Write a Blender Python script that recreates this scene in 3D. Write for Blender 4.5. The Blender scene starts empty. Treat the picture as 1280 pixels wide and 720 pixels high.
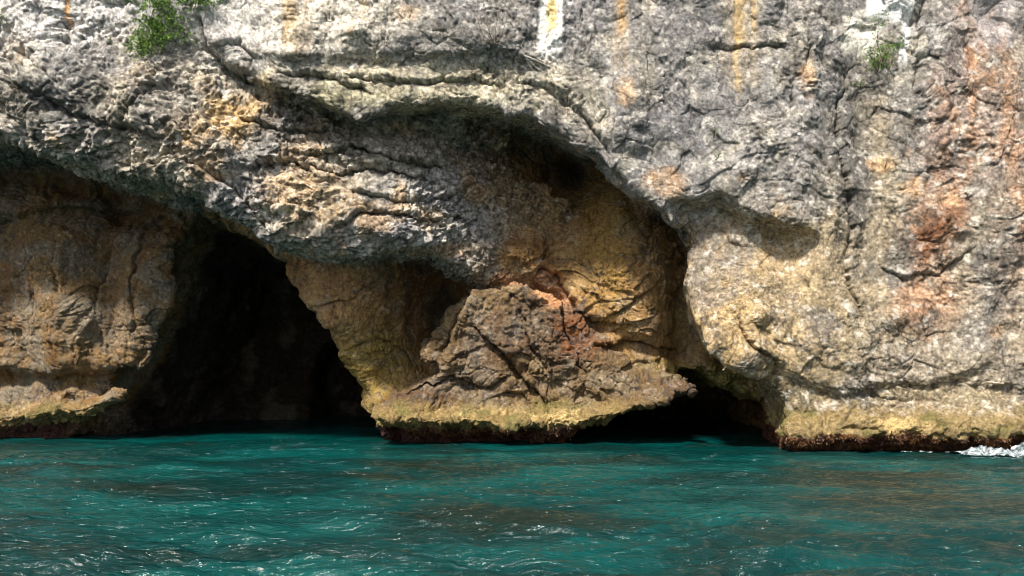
import bpy, math, random
import numpy as np
rng = np.random.RandomState(7); random.seed(7)
F = 1000.0; CX = 640.0; HY = 455.0; CH = 2.5          # lens (px of a 1280 frame), horizon line, camera height
col = bpy.context.scene.collection
def W(px, py, Y):                                      # photo point at distance Y -> world x, z
    return (px-CX)/F*Y, CH+(HY-py)/F*Y
def tag(o, label=None, cat=None, group=None, kind=None):
    if label: o['label'] = label
    if cat: o['category'] = cat
    if group: o['group'] = group
    if kind: o['kind'] = kind
    return o
def sm(a, b, x):
    t = np.clip((x-a)/(b-a), 0, 1); return t*t*(3-2*t)

# ---------------------------------------------------------------- noise
TAB = rng.rand(64, 64, 64).astype(np.float32)*2-1
def vnoise(p, seed=0):                                 # p (...,3) value noise with smooth interpolation
    p = p + np.float32(seed*17.37)
    i = np.floor(p).astype(np.int32); f = (p-i).astype(np.float32)
    f = f*f*(3-2*f); i &= 63; j = (i+1) & 63
    x0, y0, z0 = i[..., 0], i[..., 1], i[..., 2]; x1, y1, z1 = j[..., 0], j[..., 1], j[..., 2]
    fx, fy, fz = f[..., 0], f[..., 1], f[..., 2]
    a = TAB[x0, y0, z0]*(1-fx)+TAB[x1, y0, z0]*fx
    b = TAB[x0, y1, z0]*(1-fx)+TAB[x1, y1, z0]*fx
    c = TAB[x0, y0, z1]*(1-fx)+TAB[x1, y0, z1]*fx
    d = TAB[x0, y1, z1]*(1-fx)+TAB[x1, y1, z1]*fx
    return (a*(1-fy)+b*fy)*(1-fz)+(c*(1-fy)+d*fy)*fz
def fbm(p, size, octv, seed=0, ridge=False):
    s = 0; a = 1.0; t = 0
    for k in range(octv):
        n = vnoise(p*np.float32(2.03**k/size), seed+k*3)
        if ridge: n = np.abs(n)*2-0.62
        s = s+a*n; t += a; a *= 0.5
    return s/t

# ---------------------------------------------------------------- solid rock field
H = 0.118
XS = np.arange(-20.5, 20.5, H).astype(np.float32)
YS = np.arange(19.6, 40.0, H).astype(np.float32)
ZS = np.arange(-1.0, 14.2, H).astype(np.float32)
X2, Z2 = np.meshgrid(XS, ZS, indexing='ij')

def poly_sdf(pts, Y):
    P = np.array([W(a, b, Y) for a, b in pts], np.float32)
    Q = np.roll(P, -1, axis=0)
    d = np.full(X2.shape, 1e9, np.float32); inside = np.zeros(X2.shape, bool)
    for (ax, az), (bx, bz) in zip(P, Q):
        ex, ez = bx-ax, bz-az
        t = np.clip(((X2-ax)*ex+(Z2-az)*ez)/(ex*ex+ez*ez+1e-9), 0, 1)
        d = np.minimum(d, (X2-ax-t*ex)**2+(Z2-az-t*ez)**2)
        if abs(ez) > 1e-9:
            c = ((az > Z2) != (bz > Z2)) & (X2 < (bx-ax)*(Z2-az)/ez+ax)
            inside ^= c
    d = np.sqrt(d)
    return np.where(inside, -d, d)
LW1 = None
def bump(px, py, Y, rx, ry, amp, rot=0):               # rx, ry in photo pixels at distance Y; amp in metres toward the sea
    cx, cz = W(px, py, Y); rx *= Y/F; ry *= Y/F
    c, s = math.cos(math.radians(rot)), math.sin(math.radians(rot))
    u = ((X2-cx)*c+(Z2-cz)*s)/rx; v = (-(X2-cx)*s+(Z2-cz)*c)/ry
    return -amp*np.exp(-(u*u+v*v))
def curve(pts, Y):                                     # height of a polyline over x
    P = sorted(W(a, b, Y) for a, b in pts)
    return np.interp(X2, [p[0] for p in P], [p[1] for p in P]).astype(np.float32)
def window(pa, pb, Y, soft=60):
    a, b, s = (pa-CX)/F*Y, (pb-CX)/F*Y, soft*Y/F
    return sm(a-s, a+s, X2)*(1-sm(b-s, b+s, X2))
def ledge(pts, Y, amp, decay, pa, pb, sharp=0.12, soft=40):   # rock steps back by amp under a lip, then recovers
    t = curve(pts, Y)-Z2+LW1*min(1.0, 0.4+amp)
    return amp*sm(-sharp, sharp, t)*np.exp(-np.maximum(t, 0)/decay)*window(pa, pb, Y, soft)
def foot(shelf=0.30, top=0.75, cut=0.9):               # tidal band: swollen shelf over a wave-cut notch
    return -shelf*np.exp(-((Z2-top)/0.42)**2) + cut*(1-sm(-0.3, top-0.25, Z2))

N2 = lambda size, seed, o=3: fbm(np.stack([X2, Z2, X2*0], -1), size, o, seed)
LW1 = 0.22*N2(1.1, 91)+0.12*N2(0.4, 92)
layers = []
# upper slab and right-hand buttress
F_pts = [(-700, -900), (-700, 60), (150, 42), (238, 52), (310, 97), (400, 126), (450, 148), (500, 141), (545, 132), (620, 141),
         (680, 163), (722, 183), (742, 192), (762, 212), (790, 240), (822, 258), (848, 276), (860, 292), (862, 322), (858, 350), (866, 400), (883, 432),
         (905, 460), (960, 482), (971, 508), (978, 545), (985, 720), (1900, 720), (1900, -900)]
yf = 22.6+0*X2 - 0.055*(Z2-4) - 0.03*np.maximum(X2-6, 0)
yf = yf + ledge([(200, 40), (310, 70), (400, 78), (520, 72), (620, 72), (680, 85), (740, 140), (800, 215), (850, 250)], 22.5, 0.24, 1.5, 290, 700, 0.06, 40)
yf = yf + ledge([(840, 255), (900, 250), (935, 268), (975, 284), (1005, 292), (1030, 310)], 22.5, 0.95, 2.6, 845, 1010, 0.14, 22)
yf = yf + bump(925, 400, 22.5, 55, 90, 0.55, -12) + bump(1010, 445, 22.5, 60, 60, 0.3)
yf = yf + bump(870, 330, 22.5, 25, 60, -0.25)
yf = yf + bump(1080, 170, 22.5, 26, 190, -0.35, 4) + bump(1170, 330, 22.5, 45, 60, -0.3, 20) + bump(1240, 260, 22.5, 60, 150, 0.25)
yf = yf + bump(960, 160, 22.5, 90, 110, 0.3) + bump(790, 120, 22.5, 90, 90, 0.25) + bump(500, 30, 22.5, 150, 35, 0.15)
yf = yf + ledge([(960, 470), (1060, 492), (1130, 478), (1280, 488), (1500, 480)], 22.5, 0.40, 0.7, 1000, 1700, 0.18)
yf = yf + bump(1235, 520, 22.5, 100, 25, 0.55, 6)
yf = yf - 0.30*np.exp(-((Z2-0.62)/0.40)**2) + 0.75*(1-sm(-0.1, 0.55, Z2)) + 0.25*N2(1.2, 5)*(1-sm(0.3, 1.0, Z2))
yf = yf + bump(1190, 566, 22.5, 60, 14, 0.5) + bump(1060, 566, 22.5, 40, 12, 0.25)
layers.append(dict(n='upper', pts=F_pts, Y=22.6, yf=yf, s=-0.22, k=0.3))
# hanging bulge
B_pts = [(-700, -900), (-700, 190), (-60, 166), (0, 174), (60, 192), (110, 210), (150, 224), (215, 228), (242, 246), (270, 265), (300, 284), (330, 303),
         (370, 317), (425, 322), (480, 310), (520, 306), (560, 326), (600, 350), (640, 352), (690, 345), (720, 300), (735, 240), (715, 208), (660, 178), (640, 120), (640, -900)]
xn = (X2/22.6*F+CX)
yf = 22.5 + 1.0*sm(240, 420, xn) + 2.9*sm(450, 690, xn) - 0.02*(Z2-4)
yf = yf + bump(420, 235, 23, 130, 60, 0.75, 10) + bump(240, 170, 22.6, 90, 50, 0.35, -30) + bump(120, 120, 22.5, 110, 60, 0.35)
yf = yf + 0.55*(1-sm(-2.0, 0.2, (Z2-curve([(-300, 180), (0, 174), (110, 210), (215, 228), (260, 262)], 22.6)-1.0)))*(1-sm(180, 330, xn))
yf = yf + ledge([(300, 160), (400, 195), (470, 205), (560, 180), (640, 190)], 23.2, 0.35, 0.8, 380, 660) + bump(560, 165, 23.5, 70, 18, -0.6, 0) + bump(620, 250, 24, 40, 60, 0.3)
yf = yf + ledge([(60, 60), (170, 110), (240, 165), (330, 205)], 22.6, -0.25, 0.6, 60, 320)
yf = yf + bump(500, 290, 24, 60, 22, 0.4) + bump(330, 210, 22.8, 16, 70, -0.3, 35)
yf = yf + ledge([(230, 50), (310, 97), (400, 126), (450, 148), (545, 140), (620, 145), (680, 170)], 22.6, 0.5, 0.6, 270, 700, 0.15)
layers.append(dict(n='bulge', pts=B_pts, Y=23.0, yf=yf, s=-0.02, k=0.5))
# middle wall: tan pillar and the hollow wall behind the arch
M_pts = [(250, -900), (250, 240), (285, 282), (335, 308), (352, 332), (376, 372), (400, 402), (425, 440), (450, 470), (468, 494), (462, 506), (480, 520),
         (500, 560), (500, 720), (1300, 720), (1300, -900)]
xm = (X2/26.5*F+CX); zm = (HY-(Z2-CH)/26.5*F)
yf = 26.3+0*X2 + bump(425, 390, 26, 60, 95, 1.4, -30) + bump(545, 385, 26.5, 50, 85, -2.8) + bump(480, 470, 26, 40, 40, -0.2)
yf = yf + bump(722, 205, 26.5, 60, 55, -2.6, -30) + bump(640, 165, 26.5, 80, 26, -0.8) + bump(790, 375, 26.5, 75, 85, 1.5, -15) + bump(765, 270, 26.5, 45, 70, 0.9)
yf = yf + bump(850, 380, 26.5, 28, 90, -0.9) + bump(640, 320, 26, 60, 30, 0.9) + bump(820, 470, 26, 60, 18, 0.5)
yf = yf + bump(475, 500, 26, 22, 14, 0.5) + 0.6*(1-sm(-0.3, 0.4, Z2))
yf = yf + ledge([(640, 350), (690, 362), (720, 395), (780, 420), (850, 440)], 26, 0.4, 0.9, 640, 850)
layers.append(dict(n='middle', pts=M_pts, Y=26.0, yf=yf, s=0.30, k=0.3))
# central outcrop
C_pts = [(598, 356), (640, 348), (690, 362), (735, 395), (765, 440), (800, 460), (866, 466), (864, 494), (838, 499), (805, 505), (768, 516), (732, 530), (700, 548),
         (690, 640), (498, 640), (498, 556), (494, 536), (474, 517), (496, 500), (515, 488), (548, 462), (522, 440), (545, 415), (560, 388)]
yf = 25.3+0*X2 + bump(640, 430, 25, 60, 60, 0.3) + bump(560, 455, 25, 20, 14, 0.3) + bump(600, 390, 25, 16, 40, -0.25, 30)
zc = curve([(470, 517), (520, 522), (620, 528), (700, 524), (770, 510), (860, 486)], 24.8)+0.22*N2(1.3, 17)+0.12*N2(0.5, 18)
yf = yf - 0.62*np.exp(-((Z2-zc)/0.26)**2) - 0.35*sm(1.2, -0.2, Z2-zc) + 1.0*(1-sm(-0.50, -0.14, Z2-zc)) + 0.5*N2(0.8, 7)*(1-sm(0.0, 0.9, np.abs(Z2-zc)))
yf = yf + ledge([(560, 400), (610, 430), (680, 470), (760, 500)], 25, 0.3, 0.5, 560, 760)
layers.append(dict(n='outcrop', pts=C_pts, Y=24.9, yf=yf, s=0.02, k=0.2))
# left cave wall
L_pts = [(-900, -900), (-900, 720), (35, 720), (48, 556), (80, 530), (120, 517), (154, 508), (150, 492), (178, 462), (184, 430), (212, 392), (232, 352),
         (228, 318), (240, 295), (300, 290), (300, -900)]
xl = (X2/26*F+CX)
yf = 25.7 + 0.5*sm(150, 250, xl) + 0*X2
yf = yf + 0.5 + bump(150, 235, 25.8, 130, 45, -1.6, -8) + bump(-80, 200, 25.8, 130, 40, -1.2)
yf = yf + bump(60, 380, 25.5, 45, 120, 0.8, 8) + bump(185, 350, 26, 32, 95, 0.75, -14) + bump(125, 330, 26, 14, 120, -0.4, 8) + bump(20, 300, 25.5, 30, 60, 0.3)
yf = yf + ledge([(-300, 262), (0, 266), (60, 250), (130, 252), (200, 268), (240, 285)], 25.6, 0.7, 1.6, -400, 250, 0.12) + ledge([(-300, 466), (0, 470), (100, 468), (180, 462)], 25.8, 0.75, 0.9, -600, 200, 0.16)
zc = curve([(-400, 520), (0, 523), (60, 515), (160, 500)], 25.8)+0.22*N2(1.3, 27)+0.12*N2(0.5, 28)
yf = yf - 0.45*np.exp(-((Z2-zc)/0.25)**2) + 0.9*(1-sm(-0.50, -0.12, Z2-zc)) + 0.5*N2(0.8, 8)*(1-sm(0.0, 0.9, np.abs(Z2-zc)))
layers.append(dict(n='left', pts=L_pts, Y=25.8, yf=yf, s=0.0, k=0.4))
# country rock behind, and the caves cut in it
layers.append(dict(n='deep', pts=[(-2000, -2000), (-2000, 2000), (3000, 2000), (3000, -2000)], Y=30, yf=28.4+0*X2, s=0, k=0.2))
cave1 = poly_sdf([(110, 720), (128, 520), (152, 470), (190, 395), (210, 318), (243, 264), (330, 300), (385, 368), (430, 430), (492, 505), (500, 720)], 27.0)
cave1b = poly_sdf([(330, 720), (350, 440), (400, 410), (470, 470), (520, 560), (520, 720)], 30.0)
cave2 = poly_sdf([(690, 640), (695, 548), (770, 520), (850, 500), (862, 492), (860, 466), (888, 464), (912, 484), (962, 501), (1010, 512), (1010, 640)], 25.6)

Yg = YS[None, :, None]
def bc(a): return a[:, None, :]
def smax(a, b, k):
    h = np.maximum(k-np.abs(a-b), 0)/k
    return np.maximum(a, b)+h*h*k*0.25
def smin(a, b, k):
    h = np.maximum(k-np.abs(a-b), 0)/k
    return np.minimum(a, b)-h*h*k*0.25
def upsample(size, seed):                              # 3-D lattice noise on the whole grid, made by separable interpolation
    r = np.random.RandomState(seed); g = None
    dims = [XS, YS, ZS]; n = [int((d[-1]-d[0])/size)+3 for d in dims]
    g = (r.rand(*n).astype(np.float32)*2-1)
    for ax, d in enumerate(dims):
        t = (d-d[0])/size; i = t.astype(int); f = t-i; f = (f*f*(3-2*f)).astype(np.float32)
        a = np.take(g, i, axis=ax); b = np.take(g, i+1, axis=ax)
        sh = [1, 1, 1]; sh[ax] = -1
        g = a+(b-a)*f.reshape(sh)
    return g
for L in layers: L['d2'] = poly_sdf(L['pts'], L['Y'])
def layer_d(L, d2, yf, y):
    return smax(d2-L['s']*np.maximum(y-L['Y'], 0), yf-y, L['k'])
D = None
for L in layers:
    d = layer_d(L, bc(L['d2']), bc(L['yf'].astype(np.float32)), Yg)
    D = d if D is None else smin(D, d, 0.18)
# carve
c1 = np.maximum(bc(cave1)+0.10*np.maximum(Yg-28, 0), Yg-35.5)
c1b = np.maximum(bc(cave1b), Yg-38.5); c1b = np.maximum(c1b, 30-Yg)
c2 = np.maximum(bc(cave2)-0.03*np.maximum(Yg-26, 0), Yg-37); c2 = np.maximum(c2, 24.0-Yg)
keep = 26.6-Yg                         # the front masses are not touched by the big cave
D = smax(D, -np.maximum(c1, keep), 0.3)
D = smax(D, -c1b, 0.3)
LF, LC = layers[0], layers[3]
D = smax(D, -np.maximum(c2, 24.9-Yg), 0.12)
for d in (LF, LC):                                     # put the two front masses back over the small cave
    D = np.minimum(D, layer_d(d, bc(d['d2']), bc(d['yf'].astype(np.float32)), Yg) if d is LC else np.maximum(layer_d(d, bc(d['d2']), bc(d['yf'].astype(np.float32)), Yg), Yg-27.5))
n1 = upsample(2.6, 11); n2 = upsample(1.25, 12); n3 = upsample(0.6, 13); n4 = upsample(0.33, 14)
D -= 0.20*n1; D -= 0.26*(np.abs(n2)-0.35); D -= 0.17*(np.abs(n3)-0.33); D -= 0.05*n4
del n1, n2, n3, n4, c1, c1b, c2
D = D.astype(np.float32)

# ---------------------------------------------------------------- surface nets
def surface_nets(D):
    S = D < 0
    nx, ny, nz = D.shape
    cnt = np.zeros((nx-1, ny-1, nz-1), np.int8)
    for a in (0, 1):
        for b in (0, 1):
            for c in (0, 1): cnt += S[a:nx-1+a, b:ny-1+b, c:nz-1+c]
    act = (cnt > 0) & (cnt < 8)
    I = np.argwhere(act); idx = np.full(act.shape, -1, np.int32); idx[act] = np.arange(len(I))
    acc = np.zeros((len(I), 3), np.float32); num = np.zeros(len(I), np.float32)
    cor = [(a, b, c) for a in (0, 1) for b in (0, 1) for c in (0, 1)]
    val = {q: D[I[:, 0]+q[0], I[:, 1]+q[1], I[:, 2]+q[2]] for q in cor}
    for q in cor:
        for ax in range(3):
            if q[ax] == 0:
                r = list(q); r[ax] = 1; r = tuple(r)
                v0, v1 = val[q], val[r]; m = (v0 < 0) != (v1 < 0)
                t = np.where(m, v0/np.where(m, v0-v1, 1), 0)
                p = np.array(q, np.float32)[None]+np.zeros((len(I), 3), np.float32); p[:, ax] = t
                acc += p*m[:, None]; num += m
    V = I+acc/num[:, None]
    faces = []
    for ax in range(3):
        u, w = [(1, 2), (2, 0), (0, 1)][ax]
        sl0 = [slice(1, -1)]*3; sl1 = [slice(1, -1)]*3
        sl0[ax] = slice(0, D.shape[ax]-1); sl1[ax] = slice(1, D.shape[ax])
        a, b = S[tuple(sl0)], S[tuple(sl1)]
        E = np.argwhere(a != b); flip = a[E[:, 0], E[:, 1], E[:, 2]]
        P = E.copy(); P[:, u] += 1; P[:, w] += 1
        def at(du, dw):
            Q = P.copy(); Q[:, u] -= du; Q[:, w] -= dw
            return idx[Q[:, 0], Q[:, 1], Q[:, 2]]
        q = np.stack([at(1, 1), at(0, 1), at(0, 0), at(1, 0)], 1)
        q[~flip] = q[~flip][:, ::-1]
        faces.append(q)
    return V, np.concatenate(faces)
V, Q = surface_nets(D)
V = V*H+np.array([XS[0], YS[0], ZS[0]], np.float32)
del D
def make_mesh(name, V, Q, smooth=True):
    me = bpy.data.meshes.new(name); n, k = len(Q), Q.shape[1]
    me.vertices.add(len(V)); me.vertices.foreach_set('co', V.astype(np.float32).ravel())
    me.loops.add(n*k); me.loops.foreach_set('vertex_index', Q.astype(np.int32).ravel())
    me.polygons.add(n); me.polygons.foreach_set('loop_start', (np.arange(n)*k).astype(np.int32))
    me.polygons.foreach_set('use_smooth', np.full(n, smooth))
    me.update(calc_edges=True)
    return me
fc = V[Q].mean(1)
fine = (fc[:, 1] < 29.3) & (np.abs(fc[:, 0]) < 17.6) & (fc[:, 2] < 13.8)
def grow(mask):
    vm = np.zeros(len(V), bool); vm[Q[mask].ravel()] = True
    return vm[Q].any(1)
ring = grow(grow(fine))
def subdivide(V, Q, lev):
    u, inv = np.unique(Q.ravel(), return_inverse=True)
    tmp = bpy.data.objects.new('tmp', make_mesh('tmp', V[u], inv.reshape(-1, 4))); col.objects.link(tmp)
    mod = tmp.modifiers.new('s', 'SUBSURF'); mod.levels = lev; mod.render_levels = lev; mod.boundary_smooth = 'ALL'
    dg = bpy.context.evaluated_depsgraph_get(); ev = tmp.evaluated_get(dg); m2 = ev.to_mesh()
    nv, nf = len(m2.vertices), len(m2.polygons)
    v = np.empty(nv*3, np.float32); m2.vertices.foreach_get('co', v)
    q = np.empty(nf*4, np.int32); m2.loops.foreach_get('vertex_index', q)
    nr = np.empty(nv*3, np.float32); m2.vertices.foreach_get('normal', nr)
    v, q, nr = v.reshape(-1, 3).copy(), q.reshape(-1, 4).copy(), nr.reshape(-1, 3).copy()
    ev.to_mesh_clear(); bpy.data.objects.remove(tmp)
    return v, q, nr
va, qa, na_ = subdivide(V, Q[ring], 2)
vb, qb, nb_ = subdivide(V, Q[~fine], 1)
V = np.concatenate([va, vb]); Q = np.concatenate([qa, qb+len(va)]); NR = np.concatenate([na_, nb_]); nv = len(V)
print('rock verts', nv)

# layer weights at vertices
def samp(A):
    fx = np.clip((V[:, 0]-XS[0])/H, 0, len(XS)-1.001); fz = np.clip((V[:, 2]-ZS[0])/H, 0, len(ZS)-1.001)
    i = fx.astype(np.int32); k = fz.astype(np.int32); fx = (fx-i).astype(np.float32); fz = (fz-k).astype(np.float32); A = A.astype(np.float32)
    return (A[i, k]*(1-fx)+A[i+1, k]*fx)*(1-fz)+(A[i, k+1]*(1-fx)+A[i+1, k+1]*fx)*fz
DL = np.stack([layer_d(L, samp(L['d2']), samp(L['yf']), V[:, 1]) for L in layers], 1)
WL = np.exp(-(DL-DL.min(1, keepdims=True))/0.10); WL /= WL.sum(1, keepdims=True)
wF, wB, wM, wC, wL, wD = WL.T

# fine relief
P = V.copy()
warp = np.stack([vnoise(P/0.9, 31), vnoise(P/0.9, 32), vnoise(P/0.9, 33)], 1)*0.28
Pw = P+warp
c, s = math.cos(0.5), math.sin(0.5)                    # beds dip to the left
Ps = np.stack([Pw[:, 0]*c+Pw[:, 2]*s, Pw[:, 1], (-Pw[:, 0]*s+Pw[:, 2]*c)*1.9], 1)
bed = np.clip(wB*0.9+0.15, 0, 1)
r1 = fbm(Ps, 0.85, 2, 41, True)*bed+fbm(Pw, 0.75, 2, 42, True)*(1-bed); r2 = fbm(Ps, 0.34, 2, 44, True)*bed+fbm(Pw, 0.30, 2, 45, True)*(1-bed); r3 = fbm(Pw, 0.15, 2, 47, True)
r0 = vnoise(Pw/0.5, 50); r4 = vnoise(P/0.06, 53)
def zone(px, py, Y, rx, ry):
    cx, cz = W(px, py, Y); return np.exp(-((V[:, 0]-cx)/(rx*Y/F))**4-((V[:, 2]-cz)/(ry*Y/F))**4)
rough = 0.70+0.75*vnoise(P/1.8, 60)+0.30*wB-0.15*wM-0.30*wL
rough -= 0.22*wF+0.3*wF*zone(940, 390, 22.6, 80, 100)+0.55*wF*zone(480, 25, 22.5, 170, 48)+0.35*wF*zone(830, 130, 22.5, 90, 110)+0.3*wF*zone(1200, 430, 22.5, 100, 50)
smoothwall = wF*sm(22.6*0.0, 1, 1)
def worley(p, seed):
    c0 = np.floor(p).astype(np.int32); f1 = np.full(len(p), 9, np.float32); f2 = f1.copy(); tilt = np.zeros(len(p), np.float32)
    for a in (-1, 0, 1):
        for b in (-1, 0, 1):
            for c in (-1, 0, 1):
                q = c0+np.array([a, b, c], np.int32); m = (q+seed) & 63
                r_ = np.stack([TAB[m[:, 0], m[:, 1], m[:, 2]], TAB[m[:, 1], m[:, 2], m[:, 0]], TAB[m[:, 2], m[:, 0], m[:, 1]]], 1)
                dv = p-(q+0.5+0.45*r_); d = (dv*dv).sum(1)
                t = (dv*r_[:, [1, 2, 0]]).sum(1)+0.25*r_[:, 0]
                nr = d < f1
                f2 = np.where(nr, f1, np.minimum(f2, d)); f1 = np.where(nr, d, f1); tilt = np.where(nr, t, tilt)
    return np.sqrt(f1), np.sqrt(f2), tilt
wp = (P+warp*1.3)
big = np.clip(0.55+0.9*vnoise(P/2.4, 71), 0.1, 1.2)
g1, g2, tl = worley(wp/np.array([0.95, 0.95, 0.62], np.float32), 5)
facet = 0.17*tl-0.07*(1-sm(0.0, 0.05, g2-g1))
h1, h2, t2 = worley(wp/0.34+3.1, 9)
pit = vnoise(Pw/0.10, 68); pit = -0.030*sm(0.35, 0.65, pit)
facet = facet*big+(0.055*t2-0.022*(1-sm(0.0, 0.10, h2-h1)))*np.clip(0.5+1.3*vnoise(P/1.3, 72), 0, 1.3)+pit
facet = facet*(wC*1.15+wB*0.85+wF*0.42+wM*0.75+wL*0.75+wD*0.5)
def crack_field():
    D_ = np.zeros(nv, np.float32); St = np.zeros(nv, np.float32)
    CR = [(22.5, [(130, 0), (152, 6), (182, 3)], .06, .05, .05), (22.6, [(252, 28), (264, 60), (285, 84), (322, 99)], .22, .07, .12), (22.6, [(262, 66), (305, 60), (322, 78), (312, 96)], .12, .05, .06),
          (22.6, [(0, 100), (60, 124), (112, 152), (190, 166), (216, 182)], .16, .10, .14), (22.7, [(120, 190), (165, 158), (196, 120), (214, 92)], .12, .06, .08), (22.8, [(150, 214), (232, 202), (300, 242), (336, 292)], .14, .07, -.10),
          (23, [(372, 194), (440, 181), (500, 196), (562, 188)], .22, .08, .14), (23, [(296, 216), (360, 200), (420, 213), (482, 206), (556, 218)], .20, .07, .12), (23.3, [(428, 236), (500, 252), (560, 236), (600, 200)], .15, .07, .10),
          (23, [(300, 150), (355, 165), (420, 158)], .15, .07, .10), (23, [(410, 290), (450, 262), (520, 268), (590, 250)], .15, .07, .10),
          (25, [(598, 356), (574, 386), (562, 420), (545, 456)], .22, .07, .15), (25, [(586, 398), (628, 440), (660, 480), (684, 506)], .20, .07, .16), (25, [(650, 376), (660, 420), (692, 470)], .16, .06, .12), (25, [(702, 366), (706, 420), (736, 474)], .18, .06, -.12), (25, [(505, 492), (560, 470), (610, 482), (640, 470)], .18, .07, .12),
          (25.5, [(668, 346), (676, 330), (702, 346), (722, 388), (748, 402), (800, 412)], .22, .07, .15), (25.5, [(752, 404), (800, 372), (836, 346)], .12, .06, .08), (25.5, [(742, 432), (800, 424), (862, 440)], .20, .07, .14), (26, [(735, 232), (742, 300), (730, 345)], .12, .07, .08),
          (25.2, [(385, 385), (440, 372), (470, 340), (480, 318)], .12, .06, .08), (25.4, [(432, 436), (470, 420), (500, 440), (520, 480)], .16, .07, .1),
          (22.5, [(1006, 30), (1002, 90), (984, 112), (986, 155)], .12, .05, .06), (22.5, [(1060, 92), (1044, 150), (1052, 220), (1066, 292), (1058, 335), (1082, 405)], .16, .08, .10), (22.5, [(1152, 0), (1138, 70), (1146, 132)], .12, .06, .08),
          (22.5, [(924, 392), (936, 430), (972, 452), (980, 500), (974, 540)], .16, .07, .12), (22.5, [(1116, 20), (1128, 60), (1140, 92)], .10, .05, -.06), (22.5, [(1100, 330), (1130, 350), (1180, 338), (1214, 310)], .10, .05, .06), (22.5, [(880, 60), (915, 62), (960, 58), (985, 75)], .10, .05, .06), (22.5, [(640, 100), (700, 118), (745, 165), (770, 205)], .14, .07, .08), (22.5, [(430, 100), (500, 104), (580, 98), (640, 112)], .14, .06, .08), (22.5, [(340, 90), (420, 102), (470, 120)], .12, .06, .08),
          (25.6, [(120, 268), (112, 340), (96, 420), (86, 466)], .16, .09, .10), (25.6, [(162, 276), (152, 350), (160, 420)], .12, .08, -.08), (25.6, [(20, 288), (32, 370), (22, 452)], .10, .07, .06), (25.6, [(60, 300), (66, 380), (50, 440)], .10, .06, .05)]
    jx = 0.10*vnoise(P/0.35, 73)+0.05*vnoise(P/0.12, 74); jz = 0.10*vnoise(P/0.35, 75)+0.05*vnoise(P/0.12, 76)
    for Y, pts, dep, wid, st in CR:
        q = [W(a, b, Y) for a, b in pts]
        lo = min(a for a, b in q)-0.9, min(b for a, b in q)-0.9; hi = max(a for a, b in q)+0.9, max(b for a, b in q)+0.9
        I = np.nonzero((V[:, 0] > lo[0]) & (V[:, 0] < hi[0]) & (V[:, 2] > lo[1]) & (V[:, 2] < hi[1]) & (np.abs(V[:, 1]-Y) < 1.9))[0]
        x = V[I, 0]+jx[I]; z = V[I, 2]+jz[I]; best = np.full(len(I), 9., np.float32); side = np.zeros(len(I), np.float32); tt = np.zeros(len(I), np.float32); n = len(q)-1
        for k in range(n):
            (ax, az), (bx, bz) = q[k], q[k+1]; ex, ez = bx-ax, bz-az; L2 = ex*ex+ez*ez
            t = np.clip(((x-ax)*ex+(z-az)*ez)/L2, 0, 1); d = np.hypot(x-ax-t*ex, z-az-t*ez); b = d < best
            side = np.where(b, np.sign(ex*(z-az)-ez*(x-ax)), side); tt = np.where(b, (k+t)/n, tt); best = np.where(b, d, best)
        fade = np.clip(np.minimum(tt, 1-tt)*6+0.05, 0, 1)
        D_[I] -= dep*(0.6 if Y > 24.8 else 0.8)*np.exp(-(best/wid)**2)*fade; St[I] += st*1.1*side*np.exp(-best/0.42)*fade
    return D_, St
ck, stp = crack_field()
tide = np.exp(-((V[:, 2]-0.55)/0.45)**2)
amp = np.clip(rough, 0.22, 1.5)+0.9*tide
disp = amp*(0.10*r1+0.085*r2+0.055*r3+0.014*r4)+0.03*r0
flute = np.abs(vnoise(np.stack([Pw[:, 0]/0.28, Pw[:, 1]/0.6, Pw[:, 2]/2.2], 1), 63))-0.3     # vertical water flutes on the cave walls
disp += 0.10*tide*vnoise(Pw/0.22, 66)+0.10*tide*vnoise(Pw/0.45, 67)
disp += (wL*0.13+wM*0.06)*flute
disp += facet
V = V+NR*disp[:, None]; V[:, 1] -= ck+stp; V = V.astype(np.float32)

# ---------------------------------------------------------------- rock colours (mineral, lichen and algae zones, some painted light and shade)
def N(size, seed, o=3, sq=(1, 1, 1)): return fbm(P*np.array(sq, np.float32), size, o, seed)
X, Yv, Z = V.T
a1 = N(1.9, 71, 4); a2 = N(0.6, 75, 4); a3 = N(0.16, 79, 3); a4 = vnoise(P/0.05, 83); a5 = N(2.8, 85, 3)
vs = N(0.5, 88, 3, (1, 1, 0.12))                       # vertical streak noise
def mix(c, t, m): return c+(np.array(t, np.float32)-c)*np.clip(m, 0, 1).astype(np.float32)[:, None]
class Mask:
    def __init__(s, i, m): s.i = i; s.m = m
    def __mul__(s, k): return Mask(s.i, s.m*(k[s.i] if isinstance(k, np.ndarray) else k))
def ell(px, py, Y, rx, ry, rot=0, edge=0.45, n=None):
    cx, cz = W(px, py, Y); rx *= Y/F; ry *= Y/F
    cc, ss = math.cos(math.radians(rot)), math.sin(math.radians(rot))
    R = 2.6*max(rx, ry)
    I = np.nonzero((np.abs(X-cx) < R) & (np.abs(Z-cz) < R))[0]
    x, z = X[I]-cx, Z[I]-cz
    u = (x*cc+z*ss)/rx; v = (-x*ss+z*cc)/ry
    r = np.sqrt(u*u+v*v)+0.55*a2[I]+0.35*a3[I]
    return Mask(I, (1-sm(1-edge, 1+edge, r)).astype(np.float32))
grey = np.tile(np.array([0.40, 0.38, 0.36], np.float32), (nv, 1))
grey = mix(grey, (0.27, 0.26, 0.265), sm(-0.05, 0.4, a1)*0.8)
grey = mix(grey, (0.62, 0.56, 0.45), sm(0.0, 0.45, a2)*0.7)
cF = grey
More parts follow.
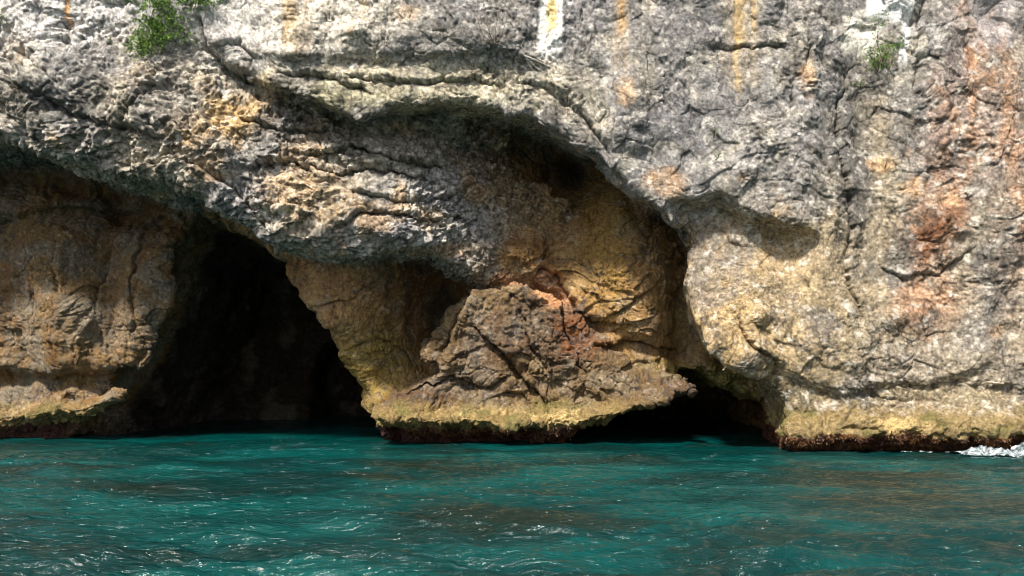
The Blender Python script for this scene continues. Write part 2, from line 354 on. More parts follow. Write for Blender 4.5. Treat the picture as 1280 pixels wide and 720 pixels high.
cB = mix(mix(grey, (0.50, 0.43, 0.32), sm(-0.25, 0.35, a5)*0.85), (0.58, 0.36, 0.16), sm(0.15, 0.5, N(0.9, 90, 3))*0.55)
tan = np.tile(np.array([0.38, 0.245, 0.115], np.float32), (nv, 1))
tan = mix(tan, (0.22, 0.115, 0.045), sm(0.0, 0.45, vs)*0.8)
tan = mix(tan, (0.42, 0.33, 0.20), sm(0.0, 0.4, a2)*0.6)
cM = tan
cC = mix(mix(np.tile(np.array([0.185, 0.125, 0.065], np.float32), (nv, 1)), (0.31, 0.225, 0.13), sm(0, 0.4, a2)), (0.12, 0.07, 0.045), sm(0.05, 0.4, a1)*0.7)
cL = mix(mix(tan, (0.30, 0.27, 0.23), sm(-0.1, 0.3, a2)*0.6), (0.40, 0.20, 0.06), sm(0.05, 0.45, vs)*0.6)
cD = tan*0.09  # cave darkness put into the colour: tan rock cut to near black
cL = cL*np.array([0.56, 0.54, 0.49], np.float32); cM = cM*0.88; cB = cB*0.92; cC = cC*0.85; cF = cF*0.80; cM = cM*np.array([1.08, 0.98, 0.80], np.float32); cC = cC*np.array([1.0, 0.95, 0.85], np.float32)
tr = sm(0, 1, (X-W(540, 300, 24)[0])/3.2+0.5*a1)[:, None]*0.85; cB = cB*(1-tr)+cM*1.05*tr
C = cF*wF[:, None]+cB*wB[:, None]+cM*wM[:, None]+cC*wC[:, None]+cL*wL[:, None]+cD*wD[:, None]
def paint(t, m, w=None): 
    global C
    if isinstance(m, Mask):
        mm = m.m if w is None else m.m*w[m.i]
        C[m.i] = mix(C[m.i], t, mm)
    else: C = mix(C, t, m if w is None else m*w)
fr = np.clip(wF+wB, 0, 1)
# warm lower buttress
paint((0.55, 0.375, 0.17), ell(935, 395, 22.6, 105, 115, 10, 0.5)*0.95, wF)
paint((0.55, 0.43, 0.24), ell(1060, 300, 22.6, 55, 190, -8, 0.6)*0.55, wF)
paint((0.13, 0.125, 0.12), ell(1060, 170, 22.4, 28, 190, 3, 0.5)*0.75, wF)
paint((0.41, 0.32, 0.20), (1-sm(4.5, 8.5, Z+1.2*a1))*sm(5.0, 8.0, X)*0.6, wF)
paint((0.24, 0.19, 0.10), (1-sm(0.15, 0.4, np.abs(Z+0.25*a2-1.65)))*0.65, wF)
# pink-brown and rust patches on the right
for q in [(1180, 160, 38, 50, 0), (1225, 90, 40, 110, 4), (1165, 290, 34, 60, -6), (1160, 380, 48, 28, 30), (1265, 280, 30, 80, 0)]:
    paint((0.47, 0.28, 0.17), ell(q[0], q[1], 22.4, q[2]*0.9, q[3]*1.15, q[4], 0.8)*(0.30+0.70*sm(-0.25, 0.15, vs+0.5*a2)), wF)
paint((0.30, 0.11, 0.04), ell(1160, 300, 22.5, 18, 26, -25, 0.6)*0.8, wF)
paint((0.32, 0.13, 0.05), ell(1190, 262, 22.5, 14, 34, 0, 0.7)*0.6, wF)
for q in [(1100, 205, 14, 9), (1240, 415, 12, 8), (830, 228, 26, 16), (780, 120, 12, 16), (510, 22, 14, 9), (1005, 100, 9, 22), (640, 385, 1, 1), (925, 225, 8, 5), (1140, 235, 12, 12), (1185, 250, 10, 10)]:
    paint((0.68, 0.43, 0.24), ell(q[0], q[1], 22.4, q[2], q[3], 0, 0.5)*0.75, wF)
# orange crust and seep on the recessed wall, painted shade last
paint((0.58, 0.29, 0.14), ell(690, 362, 25.8, 17, 32, 40, 0.3)*0.9, np.clip(wM+wC, 0, 1))
paint((0.46, 0.22, 0.10), ell(645, 348, 25.6, 30, 10, 0, 0.35)*0.7)
paint((0.20, 0.07, 0.02), ell(720, 415, 25.8, 34, 28, -30, 0.35)*0.8, np.clip(wM+wC, 0, 1))
paint((0.36, 0.22, 0.06), ell(755, 290, 26, 26, 95, 0, 0.5)*0.7, wM)
paint((0.30, 0.22, 0.05), ell(465, 455, 26, 50, 50, 0, 0.5)*0.7, wM)
paint((0.22, 0.20, 0.05), ell(860, 482, 26, 130, 26, 0, 0.4)*0.85, wM)
paint((0.45, 0.27, 0.12), ell(400, 370, 26, 55, 60, -20, 0.6)*0.5, wM)
paint((0.11, 0.05, 0.02), ell(545, 385, 27.5, 50, 70, 0, 0.5)*0.7, wM)  # shade of the hollow beside the outcrop, painted into the rock
# dark patches, warm tints and scattered lichen on the left overhang
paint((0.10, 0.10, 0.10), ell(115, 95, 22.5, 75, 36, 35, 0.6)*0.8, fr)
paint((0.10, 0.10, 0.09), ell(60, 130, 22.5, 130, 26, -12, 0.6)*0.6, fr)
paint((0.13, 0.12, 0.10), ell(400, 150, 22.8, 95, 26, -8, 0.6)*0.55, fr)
paint((0.64, 0.42, 0.19), ell(290, 145, 22.7, 60, 24, 28, 0.6)*0.85, fr)
paint((0.64, 0.45, 0.25), ell(380, 245, 22.7, 50, 42, 0, 0.6)*0.75, fr)
paint((0.42, 0.38, 0.20), ell(500, 112, 22.6, 190, 28, 0, 0.5)*0.6, wF)
paint((0.66, 0.58, 0.44), ell(560, 105, 22.6, 190, 26, -4, 0.6)*0.45, wF)
paint((0.72, 0.64, 0.50), ell(720, 130, 22.6, 55, 22, -48, 0.5)*0.7, wF)
paint((0.17, 0.165, 0.16), sm(0.05, 0.38, N(1.1, 111, 4, (1, 1, 0.6))+0.25*a2)*0.62, fr)
paint((0.23, 0.20, 0.15), sm(0.05, 0.4, N(0.8, 115, 3))*0.35)
# pale rock along the top, its bright daylight put into the colour
paint((0.72, 0.65, 0.54), ell(390, 30, 22.5, 110, 42, 0, 0.6)*0.9, wF)
paint((0.74, 0.71, 0.68), ell(80, 10, 22.5, 180, 60, 0, 0.8)*0.75, fr); paint((0.74, 0.70, 0.66), ell(290, 30, 22.5, 60, 40, 0, 0.6)*0.7, fr)
tb = sm(0.0, 0.35, vs+0.1)
paint((0.62, 0.36, 0.10), ell(455, 10, 22.5, 14, 45, 0, 0.5)*tb, wF); paint((0.62, 0.42, 0.2), ell(375, 25, 22.5, 16, 40, 0, 0.5)*tb, wF)
paint((0.34, 0.28, 0.20), ell(385, 55, 22.5, 10, 26, 0, 0.4)*0.7, wF)
def strip(px0, px1, pyb, colr, m=1.0, soft=0.05, wob=0.05):
    x0, zb = W(px0, pyb, 22.4); x1, _ = W(px1, pyb, 22.4)
    xx = X+wob*vnoise(np.stack([X*0, X*0, Z/0.5], 1), 95)+0.06*a3
    xx = xx+0.04*a2; m = m*(1 if colr[2] > 0.78 else 0.45+0.55*sm(-0.35, 0.1, vs))
    mm = sm(x0-soft, x0+soft, xx)*(1-sm(x1-soft, x1+soft, xx))*sm(zb-0.25, zb+0.15, Z+0.25*a3)
    paint(colr, mm*m, wF)
# black lichen veins, pale crumbs
vein = np.abs(N(0.7, 101, 4)); paint((0.06, 0.055, 0.05), (1-sm(0.0, 0.07, vein))*sm(-0.1, 0.25, a1+0.1)*0.75)
vein2 = np.abs(N(0.22, 104, 3)); paint((0.09, 0.08, 0.07), (1-sm(0.0, 0.08, vein2))*0.55)
fl1 = N(0.09, 107, 2)
cw = (0.4+0.6*fr)*(0.55+0.45*np.clip(amp, 0, 1)); C = C*np.clip(1+(0.5*a3+0.35*a4+0.9*fl1)*cw, 0.28, 1.9)[:, None].astype(np.float32)
paint((0.66, 0.62, 0.55), sm(0.28, 0.5, a3+0.5*fl1)*0.55*fr+0.15*sm(0.28, 0.5, a3)*(wC+wM+wL))
# mineral streaks
strip(673, 701, 72, (0.92, 0.90, 0.84)); strip(683, 694, 45, (0.85, 0.60, 0.18), 0.8, 0.05)
strip(771, 779, 45, (0.70, 0.38, 0.10), 0.9, 0.09); strip(766, 784, 90, (0.55, 0.42, 0.28), 0.5, 0.15); strip(914, 930, 55, (0.72, 0.46, 0.14), 0.85, 0.09); strip(905, 945, 110, (0.58, 0.46, 0.30), 0.5, 0.2); strip(917, 924, 120, (0.66, 0.42, 0.14), 0.6, 0.06)
strip(938, 942, 40, (0.70, 0.42, 0.12), 0.5); strip(86, 92, 35, (0.75, 0.34, 0.06), 0.8)
strip(1078, 1131, 30, (0.90, 0.90, 0.88)); strip(1122, 1133, 80, (0.88, 0.87, 0.84), 1, 0.04)
paint((0.85, 0.80, 0.70), ell(1070, 45, 22.4, 24, 24, 40, 0.4), wF)
strip(1205, 1260, 60, (0.62, 0.60, 0.62), 0.5, 0.3)
# tidal zone: yellow-green algae band, then dark red crust at the water
base = (1-sm(0.95, 1.45, Z+0.30*a2+0.1*a3))*(1-wD)*(1-sm(27.0, 28.0, Yv))
paint((0.25, 0.175, 0.065), base*0.85*(1-wL*0.35)); paint((0.13, 0.12, 0.035), base*sm(0.0, 0.35, N(0.5, 121, 3))*0.7); paint((0.58, 0.42, 0.18), base*sm(0.0, 0.4, a2)*0.7)
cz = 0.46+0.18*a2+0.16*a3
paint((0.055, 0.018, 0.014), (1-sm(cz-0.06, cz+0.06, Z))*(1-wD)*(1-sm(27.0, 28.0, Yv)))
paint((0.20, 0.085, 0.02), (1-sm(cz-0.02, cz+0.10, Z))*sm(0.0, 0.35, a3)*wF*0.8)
C = np.clip(C, 0.01, 0.92)
wet = np.clip((1-sm(0.35, 0.85, Z+0.3*a2))+0.25*(wM+wL)*sm(0.0, 0.4, vs), 0, 1)

# ---------------------------------------------------------------- rock material
def nt(mat):
    mat.use_nodes = True; t = mat.node_tree; t.nodes.clear(); return t
def rock_material():
    m = bpy.data.materials.new('limestone'); t = nt(m); n = t.nodes; l = t.links
    out = n.new('ShaderNodeOutputMaterial'); b = n.new('ShaderNodeBsdfPrincipled'); l.new(b.outputs[0], out.inputs[0])
    at = n.new('ShaderNodeAttribute'); at.attribute_name = 'rock'
    g = n.new('ShaderNodeNewGeometry')
    n1 = n.new('ShaderNodeTexNoise'); n1.inputs['Scale'].default_value = 14; n1.inputs['Detail'].default_value = 8; n1.inputs['Roughness'].default_value = 0.72
    n1.inputs['Distortion'].default_value = 0.8
    v1 = n.new('ShaderNodeTexVoronoi'); v1.feature = 'DISTANCE_TO_EDGE'; v1.inputs['Scale'].default_value = 3.2
    n2 = n.new('ShaderNodeTexNoise'); n2.inputs['Scale'].default_value = 3; n2.inputs['Detail'].default_value = 5
    va = n.new('ShaderNodeVectorMath'); va.operation = 'MULTIPLY_ADD'; va.inputs[1].default_value = (1.3, 1.3, 1.3)
    for x in (n1, n2): l.new(g.outputs['Position'], x.inputs['Vector'])
    l.new(n2.outputs['Color'], va.inputs[0]); l.new(g.outputs['Position'], va.inputs[2]); l.new(va.outputs[0], v1.inputs['Vector'])
    r = n.new('ShaderNodeMapRange'); r.inputs[1].default_value = 0.3; r.inputs[2].default_value = 0.7; r.inputs[3].default_value = 0.40; r.inputs[4].default_value = 1.75
    l.new(n1.outputs[0], r.inputs[0])
    r2 = n.new('ShaderNodeMapRange'); r2.inputs[1].default_value = 0.0; r2.inputs[2].default_value = 0.035; r2.inputs[3].default_value = 0.6; r2.inputs[4].default_value = 1
    l.new(v1.outputs['Distance'], r2.inputs[0])
    mu = n.new('ShaderNodeMath'); mu.operation = 'MULTIPLY'; l.new(r.outputs[0], mu.inputs[0]); l.new(r2.outputs[0], mu.inputs[1])
    vm = n.new('ShaderNodeVectorMath'); vm.operation = 'SCALE'; l.new(at.outputs['Color'], vm.inputs[0]); l.new(mu.outputs[0], vm.inputs['Scale'])
    l.new(vm.outputs[0], b.inputs['Base Color'])
    rw = n.new('ShaderNodeMapRange'); rw.inputs[3].default_value = 0.86; rw.inputs[4].default_value = 0.32; l.new(at.outputs['Alpha'], rw.inputs[0]); l.new(rw.outputs[0], b.inputs['Roughness'])
    b.inputs['Specular IOR Level'].default_value = 0.3
    ad = n.new('ShaderNodeMath'); ad.operation = 'MULTIPLY_ADD'; ad.inputs[1].default_value = 0.35; l.new(r2.outputs[0], ad.inputs[0]); l.new(n1.outputs[0], ad.inputs[2])
    bp = n.new('ShaderNodeBump'); bp.inputs['Strength'].default_value = 1.0; bp.inputs['Distance'].default_value = 0.07
    l.new(ad.outputs[0], bp.inputs['Height']); l.new(bp.outputs[0], b.inputs['Normal'])
    return m
rock = rock_material()
# one cliff, split into the rock masses the eye separates
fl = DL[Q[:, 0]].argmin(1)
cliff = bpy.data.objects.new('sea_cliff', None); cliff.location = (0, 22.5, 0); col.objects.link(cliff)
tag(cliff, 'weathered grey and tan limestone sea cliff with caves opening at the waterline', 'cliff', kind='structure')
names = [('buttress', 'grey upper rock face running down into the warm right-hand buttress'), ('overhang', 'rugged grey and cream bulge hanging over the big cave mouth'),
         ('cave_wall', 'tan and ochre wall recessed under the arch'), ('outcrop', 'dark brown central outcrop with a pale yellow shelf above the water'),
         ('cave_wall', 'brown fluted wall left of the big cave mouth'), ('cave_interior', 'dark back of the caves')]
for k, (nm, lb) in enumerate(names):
    q = Q[fl == k]
    if not len(q): continue
    u, inv = np.unique(q.ravel(), return_inverse=True)
    me = make_mesh(nm, V[u], inv.reshape(-1, 4))
    ca = me.color_attributes.new('rock', 'FLOAT_COLOR', 'POINT')
    ca.data.foreach_set('color', np.concatenate([C[u], wet[u][:, None]], 1).astype(np.float32).ravel())
    me.materials.append(rock)
    o = bpy.data.objects.new(nm, me); col.objects.link(o); o.parent = cliff; o.matrix_parent_inverse.identity()
    me.transform(__import__('mathutils').Matrix.Translation((0, -22.5, 0)))
    o['label'] = lb
# plateau on top of the cliff
gx, gy = np.meshgrid(np.linspace(-20.5, 20.5, 60), np.linspace(22.7, 60, 60), indexing='ij')
gz = 14.0+0.5*fbm(np.stack([gx, gy, gx*0], -1).astype(np.float32), 4, 3, 5)+0.04*(gy-22)
gz[:, 0] = 13.6
ii = np.arange(59*60).reshape(59, 60)[:, :59].ravel()
me = make_mesh('cliff_top', np.stack([gx, gy-22.5, gz], -1).reshape(-1, 3), np.stack([ii, ii+60, ii+61, ii+1], 1))
ca = me.color_attributes.new('rock', 'FLOAT_COLOR', 'POINT'); ca.data.foreach_set('color', np.tile(np.array([0.3, 0.29, 0.27, 0], np.float32), 3600))
me.materials.append(rock); o = bpy.data.objects.new('cliff_top', me); col.objects.link(o); o.parent = cliff

# ---------------------------------------------------------------- sea
def axis(segs):
    out = []
    for a, b, n in segs: out += list(np.linspace(a, b, n, endpoint=False))
    out.append(segs[-1][1]); return np.array(out)
ax_ = axis([(-3000, -60, 8), (-60, -24, 40), (-24, 24, 900), (24, 60, 40), (60, 3000, 8)])
ay_ = axis([(-3000, -20, 8), (-20, 5, 60), (5, 12, 190), (12, 26, 330), (26, 45, 170), (45, 200, 12)])
GX, GY = np.meshgrid(ax_, ay_, indexing='ij')
wz = np.zeros(GX.shape); r = np.random.RandomState(3)
wx = GX+0.25*np.sin(GY*0.9+0.3*GX)+0.15*np.sin(GX*1.7+1); wy = GY+0.25*np.sin(GX*0.7+1.3)+0.12*np.sin(GY*2.1+GX)
for k in range(90):
    lam = 0.16*(2.2/0.16)**(r.rand()**1.2); th = math.radians(82)+r.randn()*0.5
    A = 0.0056*lam*(1.0 if lam < 1.0 else 0.8)
    K = 2*math.pi/lam; ph = K*(wx*math.cos(th)+wy*math.sin(th))+r.rand()*6.28
    wz += A*(np.sin(ph)+0.22*np.cos(2*ph))
patch = fbm(np.stack([GX/2.2, GY, GX*0], -1).astype(np.float32), 2.2, 3, 9)
near = 1-sm(60, 120, np.abs(GX)+np.abs(GY-20))
calm = 1-0.5*sm(20, 26, GY)+0.7*(1-sm(9.5, 13.5, GY))
wz = wz*near*calm*(0.95+0.9*patch)
na, nb = GX.shape
ii = (np.arange(na-1)[:, None]*nb+np.arange(nb-1)[None]).ravel()
me = make_mesh('sea', np.stack([GX, GY, wz], -1).reshape(-1, 3), np.stack([ii, ii+nb, ii+nb+1, ii+1], 1))
m = bpy.data.materials.new('sea_water'); t = nt(m); n = t.nodes; l = t.links
out = n.new('ShaderNodeOutputMaterial'); b = n.new('ShaderNodeBsdfPrincipled'); l.new(b.outputs[0], out.inputs[0])
g = n.new('ShaderNodeNewGeometry'); mp = n.new('ShaderNodeMapping'); mp.inputs['Scale'].default_value = (0.30, 0.62, 1); l.new(g.outputs['Position'], mp.inputs[0])
nn = n.new('ShaderNodeTexNoise'); nn.inputs['Scale'].default_value = 0.7; nn.inputs['Detail'].default_value = 5; nn.inputs['Distortion'].default_value = 0.6; l.new(mp.outputs[0], nn.inputs['Vector'])
cr = n.new('ShaderNodeValToRGB'); l.new(nn.outputs[0], cr.inputs[0])
e = cr.color_ramp.elements; e[0].position = 0.30; e[0].color = (0.006, 0.016, 0.012, 1); e[1].position = 0.62; e[1].color = (0.0005, 0.054, 0.050, 1)
e2 = cr.color_ramp.elements.new(0.48); e2.color = (0.0005, 0.027, 0.026, 1)
l.new(cr.outputs[0], b.inputs['Base Color'])
b.inputs['Roughness'].default_value = 0.085; b.inputs['IOR'].default_value = 1.36
mp2 = n.new('ShaderNodeMapping'); mp2.inputs['Scale'].default_value = (2.6, 7.5, 3); l.new(g.outputs['Position'], mp2.inputs[0])
n3 = n.new('ShaderNodeTexNoise'); n3.inputs['Scale'].default_value = 1.5; n3.inputs['Detail'].default_value = 4; n3.inputs['Roughness'].default_value = 0.55; n3.inputs['Distortion'].default_value = 0.4; l.new(mp2.outputs[0], n3.inputs['Vector'])
bp = n.new('ShaderNodeBump'); bp.inputs['Distance'].default_value = 0.09; bp.inputs['Strength'].default_value = 1.0
l.new(n3.outputs[0], bp.inputs['Height']); l.new(bp.outputs[0], b.inputs['Normal'])
me.materials.append(m); sea = bpy.data.objects.new('sea', me); col.objects.link(sea)
tag(sea, 'rippled deep teal sea in front of the cliff and inside the caves', 'sea', kind='structure')


# ---------------------------------------------------------------- plants, foam, weed
vis = np.nonzero((V[:, 1] < 26) & (NR[:, 1] < -0.1))[0]
def surf(px, py):                                      # a point of the rock face near photo point (px, py)
    Y = 22.5
    for _ in range(4):
        x, z = W(px, py, Y); d = (V[vis, 0]-x)**2+(V[vis, 2]-z)**2
        c = np.nonzero(d < 0.12**2)[0]
        if not len(c): return x, Y, z
        Y = float(V[vis[c], 1].min())
    x, z = W(px, py, Y)
    return x, Y, z
def simple_mat(name, c1, c2, scale=8, rough=0.7, trans=0.0):
    m = bpy.data.materials.new(name); t = nt(m); n = t.nodes; l = t.links
    out = n.new('ShaderNodeOutputMaterial'); b = n.new('ShaderNodeBsdfPrincipled'); l.new(b.outputs[0], out.inputs[0])
    g = n.new('ShaderNodeNewGeometry'); x = n.new('ShaderNodeTexNoise'); x.inputs['Scale'].default_value = scale; x.inputs['Detail'].default_value = 4
    l.new(g.outputs['Position'], x.inputs['Vector'])
    cr = n.new('ShaderNodeValToRGB'); e = cr.color_ramp.elements; e[0].position = 0.35; e[1].position = 0.65; e[0].color = (*c1, 1); e[1].color = (*c2, 1)
    l.new(x.outputs[0], cr.inputs[0]); l.new(cr.outputs[0], b.inputs['Base Color']); b.inputs['Roughness'].default_value = rough
    return m
leafm = simple_mat('leaf_green', (0.035, 0.10, 0.012), (0.20, 0.34, 0.04), 7)
stemm = simple_mat('stem_bark', (0.05, 0.035, 0.02), (0.12, 0.09, 0.06), 20, 0.9)
drym = simple_mat('dry_wood', (0.06, 0.05, 0.045), (0.20, 0.17, 0.14), 20, 0.9)
palem = simple_mat('bleached_root', (0.35, 0.32, 0.28), (0.60, 0.56, 0.50), 20, 0.9)
def tube(vs_, fs, pts, r0, r1, n=5):
    base = len(vs_); k = len(pts)
    for i, p in enumerate(pts):
        a = np.array(pts[min(i+1, k-1)])-np.array(pts[max(i-1, 0)]); a = a/(np.linalg.norm(a)+1e-9)
        u = np.cross(a, (0.3, 1, 0.2)); u /= np.linalg.norm(u); v = np.cross(a, u); r = r0+(r1-r0)*i/(k-1)
        for j in range(n):
            t = 2*math.pi*j/n; vs_.append(tuple(np.array(p)+r*(u*math.cos(t)+v*math.sin(t))))
    for i in range(k-1):
        for j in range(n):
            a = base+i*n+j; b = base+i*n+(j+1) % n; fs.append((a, b, b+n, a+n))
def mk(name, vs_, fs, mat, parent=None, loc=(0, 0, 0)):
    me = bpy.data.meshes.new(name); me.from_pydata([tuple(np.array(v)-np.array(loc)) for v in vs_], [], fs); me.update(); me.materials.append(mat)
    o = bpy.data.objects.new(name, me); col.objects.link(o)
    if parent: o.parent = parent
    else: o.location = loc
    return o
def leaf(vs_, fs, p, d, size):
    d = np.array(d); d = d/np.linalg.norm(d); u = np.cross(d, np.random.RandomState(len(vs_)).randn(3)); u /= np.linalg.norm(u)
    w = np.cross(d, u)*0.18*size; b = len(vs_); p = np.array(p)
    for q in (p, p+d*0.45*size+u*0.26*size+w, p+d*size, p+d*0.45*size-u*0.26*size+w): vs_.append(tuple(q))
    fs.append((b, b+1, b+2)); fs.append((b, b+2, b+3))
def plant(name, label, cat, root, branches, nleaf, size, group=None):
    """root: photo point; branches: list of photo-point paths; leaves thicken along each"""
    x, y, z = surf(*root); e = bpy.data.objects.new(name, None); e.location = (x, y, z); col.objects.link(e); tag(e, label, cat, group)
    sv, sf, lv, lf = [], [], [], []
    for path, wd in branches:
        pts = []
        for i, (a, b) in enumerate(path):
            q = surf(a, b); off = 0.02+0.16*min(1, i)
            pts.append(np.array([q[0], q[1]-off, q[2]]))
        dense = []
        for a, b in zip(pts[:-1], pts[1:]):
            for t in np.linspace(0, 1, 5)[:-1]: dense.append(a+(b-a)*t+rng.randn(3)*0.012)
        dense.append(pts[-1]); tube(sv, sf, dense, 0.018, 0.004)
        L = wd*22.4/F
        for k in range(int(nleaf)):
            c = dense[rng.randint(1, len(dense))]
            tw = rng.randn(3)*np.array([L, L*0.5, L*0.7]); tw[1] -= 0.3*L
            tip = c+tw
            if k % 6 == 0: tube(sv, sf, [c, c+tw*0.5+np.array([0, 0, 0.02]), tip], 0.006, 0.002, 3)
            for q in range(5):
                leaf(lv, lf, tip+rng.randn(3)*0.035, np.array([0, -0.25, 0.15])+rng.randn(3)*0.6, size*(0.6+0.8*rng.rand()))
    loc = (x, y, z)
    mk('stem', sv, sf, stemm, e, loc); mk('foliage', lv, lf, leafm, e, loc)
    return e
plant('hanging_shrub', 'bright green shrub trailing down the rock near the top left corner', 'shrub', (200, -8),
      [([(200, -8), (196, 15), (188, 35), (182, 62)], 12), ([(200, 5), (212, 20), (222, 38), (230, 48)], 9), ([(192, 30), (200, 42), (208, 52)], 8), ([(198, -10), (203, 0), (206, 14)], 12), ([(185, 50), (180, 60), (190, 68)], 9)], 115, 0.07)
plant('hanging_shrub', 'smaller green tuft at the top edge, just right of the trailing shrub', 'shrub', (248, -14), [([(248, -14), (247, 0), (241, 12)], 9), ([(250, -10), (258, 0), (262, 4)], 7)], 80, 0.07)
plant('hanging_shrub', 'tiny green tuft at the far left edge of the cliff', 'shrub', (-4, 12), [([(-4, 12), (0, 22), (3, 30)], 5)], 30, 0.05)
plant('ledge_shrub', 'sparse green bush growing under the white stained patch at upper right', 'shrub', (1096, 92),
      [([(1096, 92), (1098, 75), (1092, 55), (1095, 22)], 7), ([(1098, 80), (1108, 68), (1114, 55)], 8), ([(1096, 88), (1086, 76), (1080, 66)], 6), ([(1100, 85), (1105, 62)], 8)], 24, 0.065)
plant('small_tuft', 'small weed tuft on grey rock above the right buttress, upper of the close pair', 'weed', (892, 172), [([(892, 172), (892, 164), (890, 156)], 6)], 14, 0.04)
plant('small_tuft', 'small weed tuft on grey rock above the right buttress, lower of the close pair', 'weed', (894, 200), [([(894, 200), (898, 194), (904, 193)], 6)], 12, 0.04)
plant('small_tuft', 'faint green sprig on the dark streak below the upper right bush', 'weed', (1105, 205), [([(1105, 210), (1105, 202)], 4)], 9, 0.04)
plant('small_tuft', 'faint green sprig directly under the upper right bush', 'weed', (1074, 108), [([(1074, 112), (1074, 104)], 4)], 9, 0.04)
def twigs(name, label, cat, root, paths, mat, r):
    x, y, z = surf(*root); e = bpy.data.objects.new(name, None); e.location = (x, y, z); col.objects.link(e); tag(e, label, cat)
    for path in paths:
        sv, sf, pts = [], [], []
        for i, (a, b) in enumerate(path):
            q = surf(a, b); pts.append(np.array([q[0], q[1]-0.03-0.05*(i > 0)-0.03*rng.rand(), q[2]]))
        tube(sv, sf, pts, r, r*0.35); mk('branch', sv, sf, mat, e, (x, y, z))
twigs('dry_twigs', 'dead dark twigs clinging to the rock left of the white streak', 'twigs', (618, 55),
      [[(618, 56), (612, 44), (606, 20), (604, 2)], [(618, 55), (620, 35), (625, 12)], [(618, 56), (628, 44), (634, 22)], [(616, 54), (604, 46), (598, 30), (597, 8)], [(618, 55), (611, 48), (613, 30)], [(619, 56), (636, 52), (646, 44)], [(617, 56), (606, 52), (598, 54)]], drym, 0.016)
twigs('bare_root', 'pale bleached roots sprawling on the lip below the white streak', 'root', (652, 66),
      [[(652, 66), (660, 76), (670, 86), (680, 92)], [(654, 68), (652, 58), (655, 52)], [(655, 70), (668, 76), (684, 84), (694, 86)], [(658, 74), (662, 84), (668, 92)]], palem, 0.02)
# foam where the swell breaks on the right
rf = np.random.RandomState(5)
fm = simple_mat('sea_foam', (0.16, 0.22, 0.24), (0.50, 0.53, 0.55), 6, 0.5)
x0, x1, y0, y1 = 5.5, 16.6, 20.6, 23.2; nxx, nyy = 700, 160
fx, fy = np.meshgrid(np.linspace(x0, x1, nxx), np.linspace(y0, y1, nyy), indexing='ij')
pf = np.stack([fx, fy*1.6, fx*0], -1).astype(np.float32)
env = 1.25*np.exp(-((fx-14.0)/1.75)**4-((fy-21.75-0.1*np.sin(fx*4))/0.62)**2)*0.85
env += 0.36*(fx > 8.2)*np.exp(-((fx-10.6)/1.1)**2)*np.exp(-((fy-22.25-0.12*np.sin(fx*5))/0.10)**2)*(fx < 13.2)
nz_ = 1.1*fbm(pf, 0.42, 3, 21)+0.2*fbm(pf, 0.10, 2, 25)
hgt = env*(0.16+0.34*np.maximum(nz_, -0.45))+0.012+0.03*fbm(pf, 0.06, 2, 27)*env
keepf = (env*1.15+0.55*nz_) > 0.42
ii = (np.arange(nxx-1)[:, None]*nyy+np.arange(nyy-1)[None]); kk = keepf[:-1, :-1]
ii = ii[kk]; vv = np.stack([fx, fy, hgt], -1).reshape(-1, 3); qq = np.stack([ii, ii+nyy, ii+nyy+1, ii+1], 1)
u, inv = np.unique(qq.ravel(), return_inverse=True)
me = make_mesh('foam', vv[u], inv.reshape(-1, 4)); me.materials.append(fm)
ft = fm.node_tree; fb = [q for q in ft.nodes if q.type == 'BSDF_PRINCIPLED'][0]; fnz = ft.nodes.new('ShaderNodeTexNoise'); fnz.inputs['Scale'].default_value = 9; fnz.inputs['Detail'].default_value = 5
fmr = ft.nodes.new('ShaderNodeMapRange'); fmr.inputs[1].default_value = 0.42; fmr.inputs[2].default_value = 0.58; fmr.inputs[3].default_value = 0.2
ft.links.new(fnz.outputs[0], fmr.inputs[0]); ft.links.new(fmr.outputs[0], fb.inputs['Alpha'])
fgm = ft.nodes.new('ShaderNodeNewGeometry'); ft.links.new(fgm.outputs['Position'], fnz.inputs['Vector'])
fo = bpy.data.objects.new('foam', me); col.objects.link(fo)
tag(fo, 'white foam where the swell breaks at the foot of the right buttress', 'foam', kind='stuff')
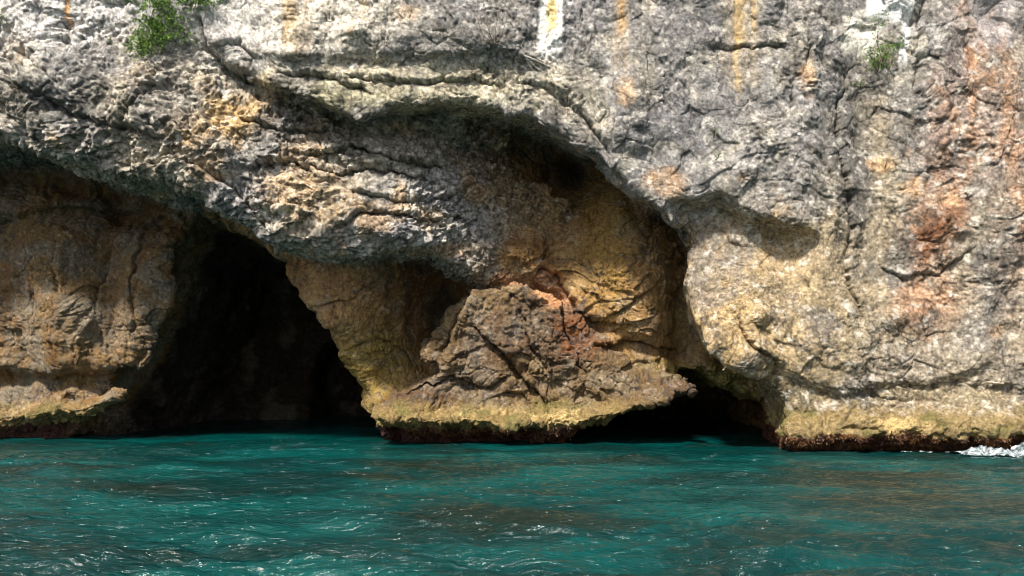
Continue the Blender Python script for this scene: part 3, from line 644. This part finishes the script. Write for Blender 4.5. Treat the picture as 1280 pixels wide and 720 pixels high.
# weed and shell crust in the tidal fringe
wv, wf2 = [], []
cand = np.nonzero((V[:, 2] > -0.02) & (V[:, 2] < 0.50+0.12*a2*2) & (V[:, 1] < 25.8) & ~((V[:, 0] > 3.0) & (V[:, 0] < 8.0) & (V[:, 1] > 23.9)) & (NR[:, 1] < 0.1) & (np.abs(V[:, 0]) < 18))[0]
cand = cand[rf.rand(len(cand)) < min(1, 9000/max(1, len(cand)))]
for i in cand:
    p = V[i]; nrm = NR[i]
    for q in range(2):
        leaf(wv, wf2, p+rf.randn(3)*0.015, nrm+rf.randn(3)*0.7+np.array([0, 0, -0.25]), 0.04+0.06*rf.rand())
wm = simple_mat('weed_crust', (0.035, 0.012, 0.010), (0.17, 0.075, 0.02), 2.2, 0.6)
so_ = mk('seaweed', wv, wf2, wm)
tag(so_, 'dark red and ochre weed fringe along the foot of the rocks at the waterline', 'seaweed', kind='stuff')


# ---------------------------------------------------------------- camera and light
sc = bpy.context.scene
cd = bpy.data.cameras.new('camera'); cam = bpy.data.objects.new('camera', cd); col.objects.link(cam); sc.camera = cam
cd.sensor_width = 36; cd.lens = 36*F/1280; cd.clip_end = 6000
cam.location = (0, 0, CH); cam.rotation_euler = (math.radians(90), 0, 0); cd.shift_y = (HY-360)/1280
EL, AZ = 51, 207                                       # sun height; compass bearing (0 = +Y, clockwise)
sl = bpy.data.lights.new('sun', 'SUN'); sl.energy = 4.4; sl.angle = math.radians(6); sl.color = (1, 0.93, 0.83)
so = bpy.data.objects.new('sun', sl); col.objects.link(so)
so.rotation_euler = (math.radians(90-EL), 0, math.radians(180-AZ+0))
w = bpy.data.worlds.new('World'); sc.world = w; w.use_nodes = True; t = w.node_tree; t.nodes.clear()
sk = t.nodes.new('ShaderNodeTexSky'); sk.sky_type = 'NISHITA'; sk.sun_disc = False
sk.sun_elevation = math.radians(EL); sk.sun_rotation = math.radians(AZ); sk.dust_density = 2
bg = t.nodes.new('ShaderNodeBackground'); bg.inputs[1].default_value = 0.085; wo = t.nodes.new('ShaderNodeOutputWorld')
hs = t.nodes.new('ShaderNodeHueSaturation'); hs.inputs['Saturation'].default_value = 0.5; t.links.new(sk.outputs[0], hs.inputs['Color']); t.links.new(hs.outputs[0], bg.inputs[0]); t.links.new(bg.outputs[0], wo.inputs[0])
sc.view_settings.view_transform = 'Standard'; sc.view_settings.look = 'None'; sc.view_settings.exposure = 0.88
sc.render.engine = 'CYCLES'
sc.cycles.pixel_filter_type = 'BLACKMAN_HARRIS'; sc.cycles.filter_width = 1.0; sc.cycles.max_bounces = 6; sc.cycles.diffuse_bounces = 3
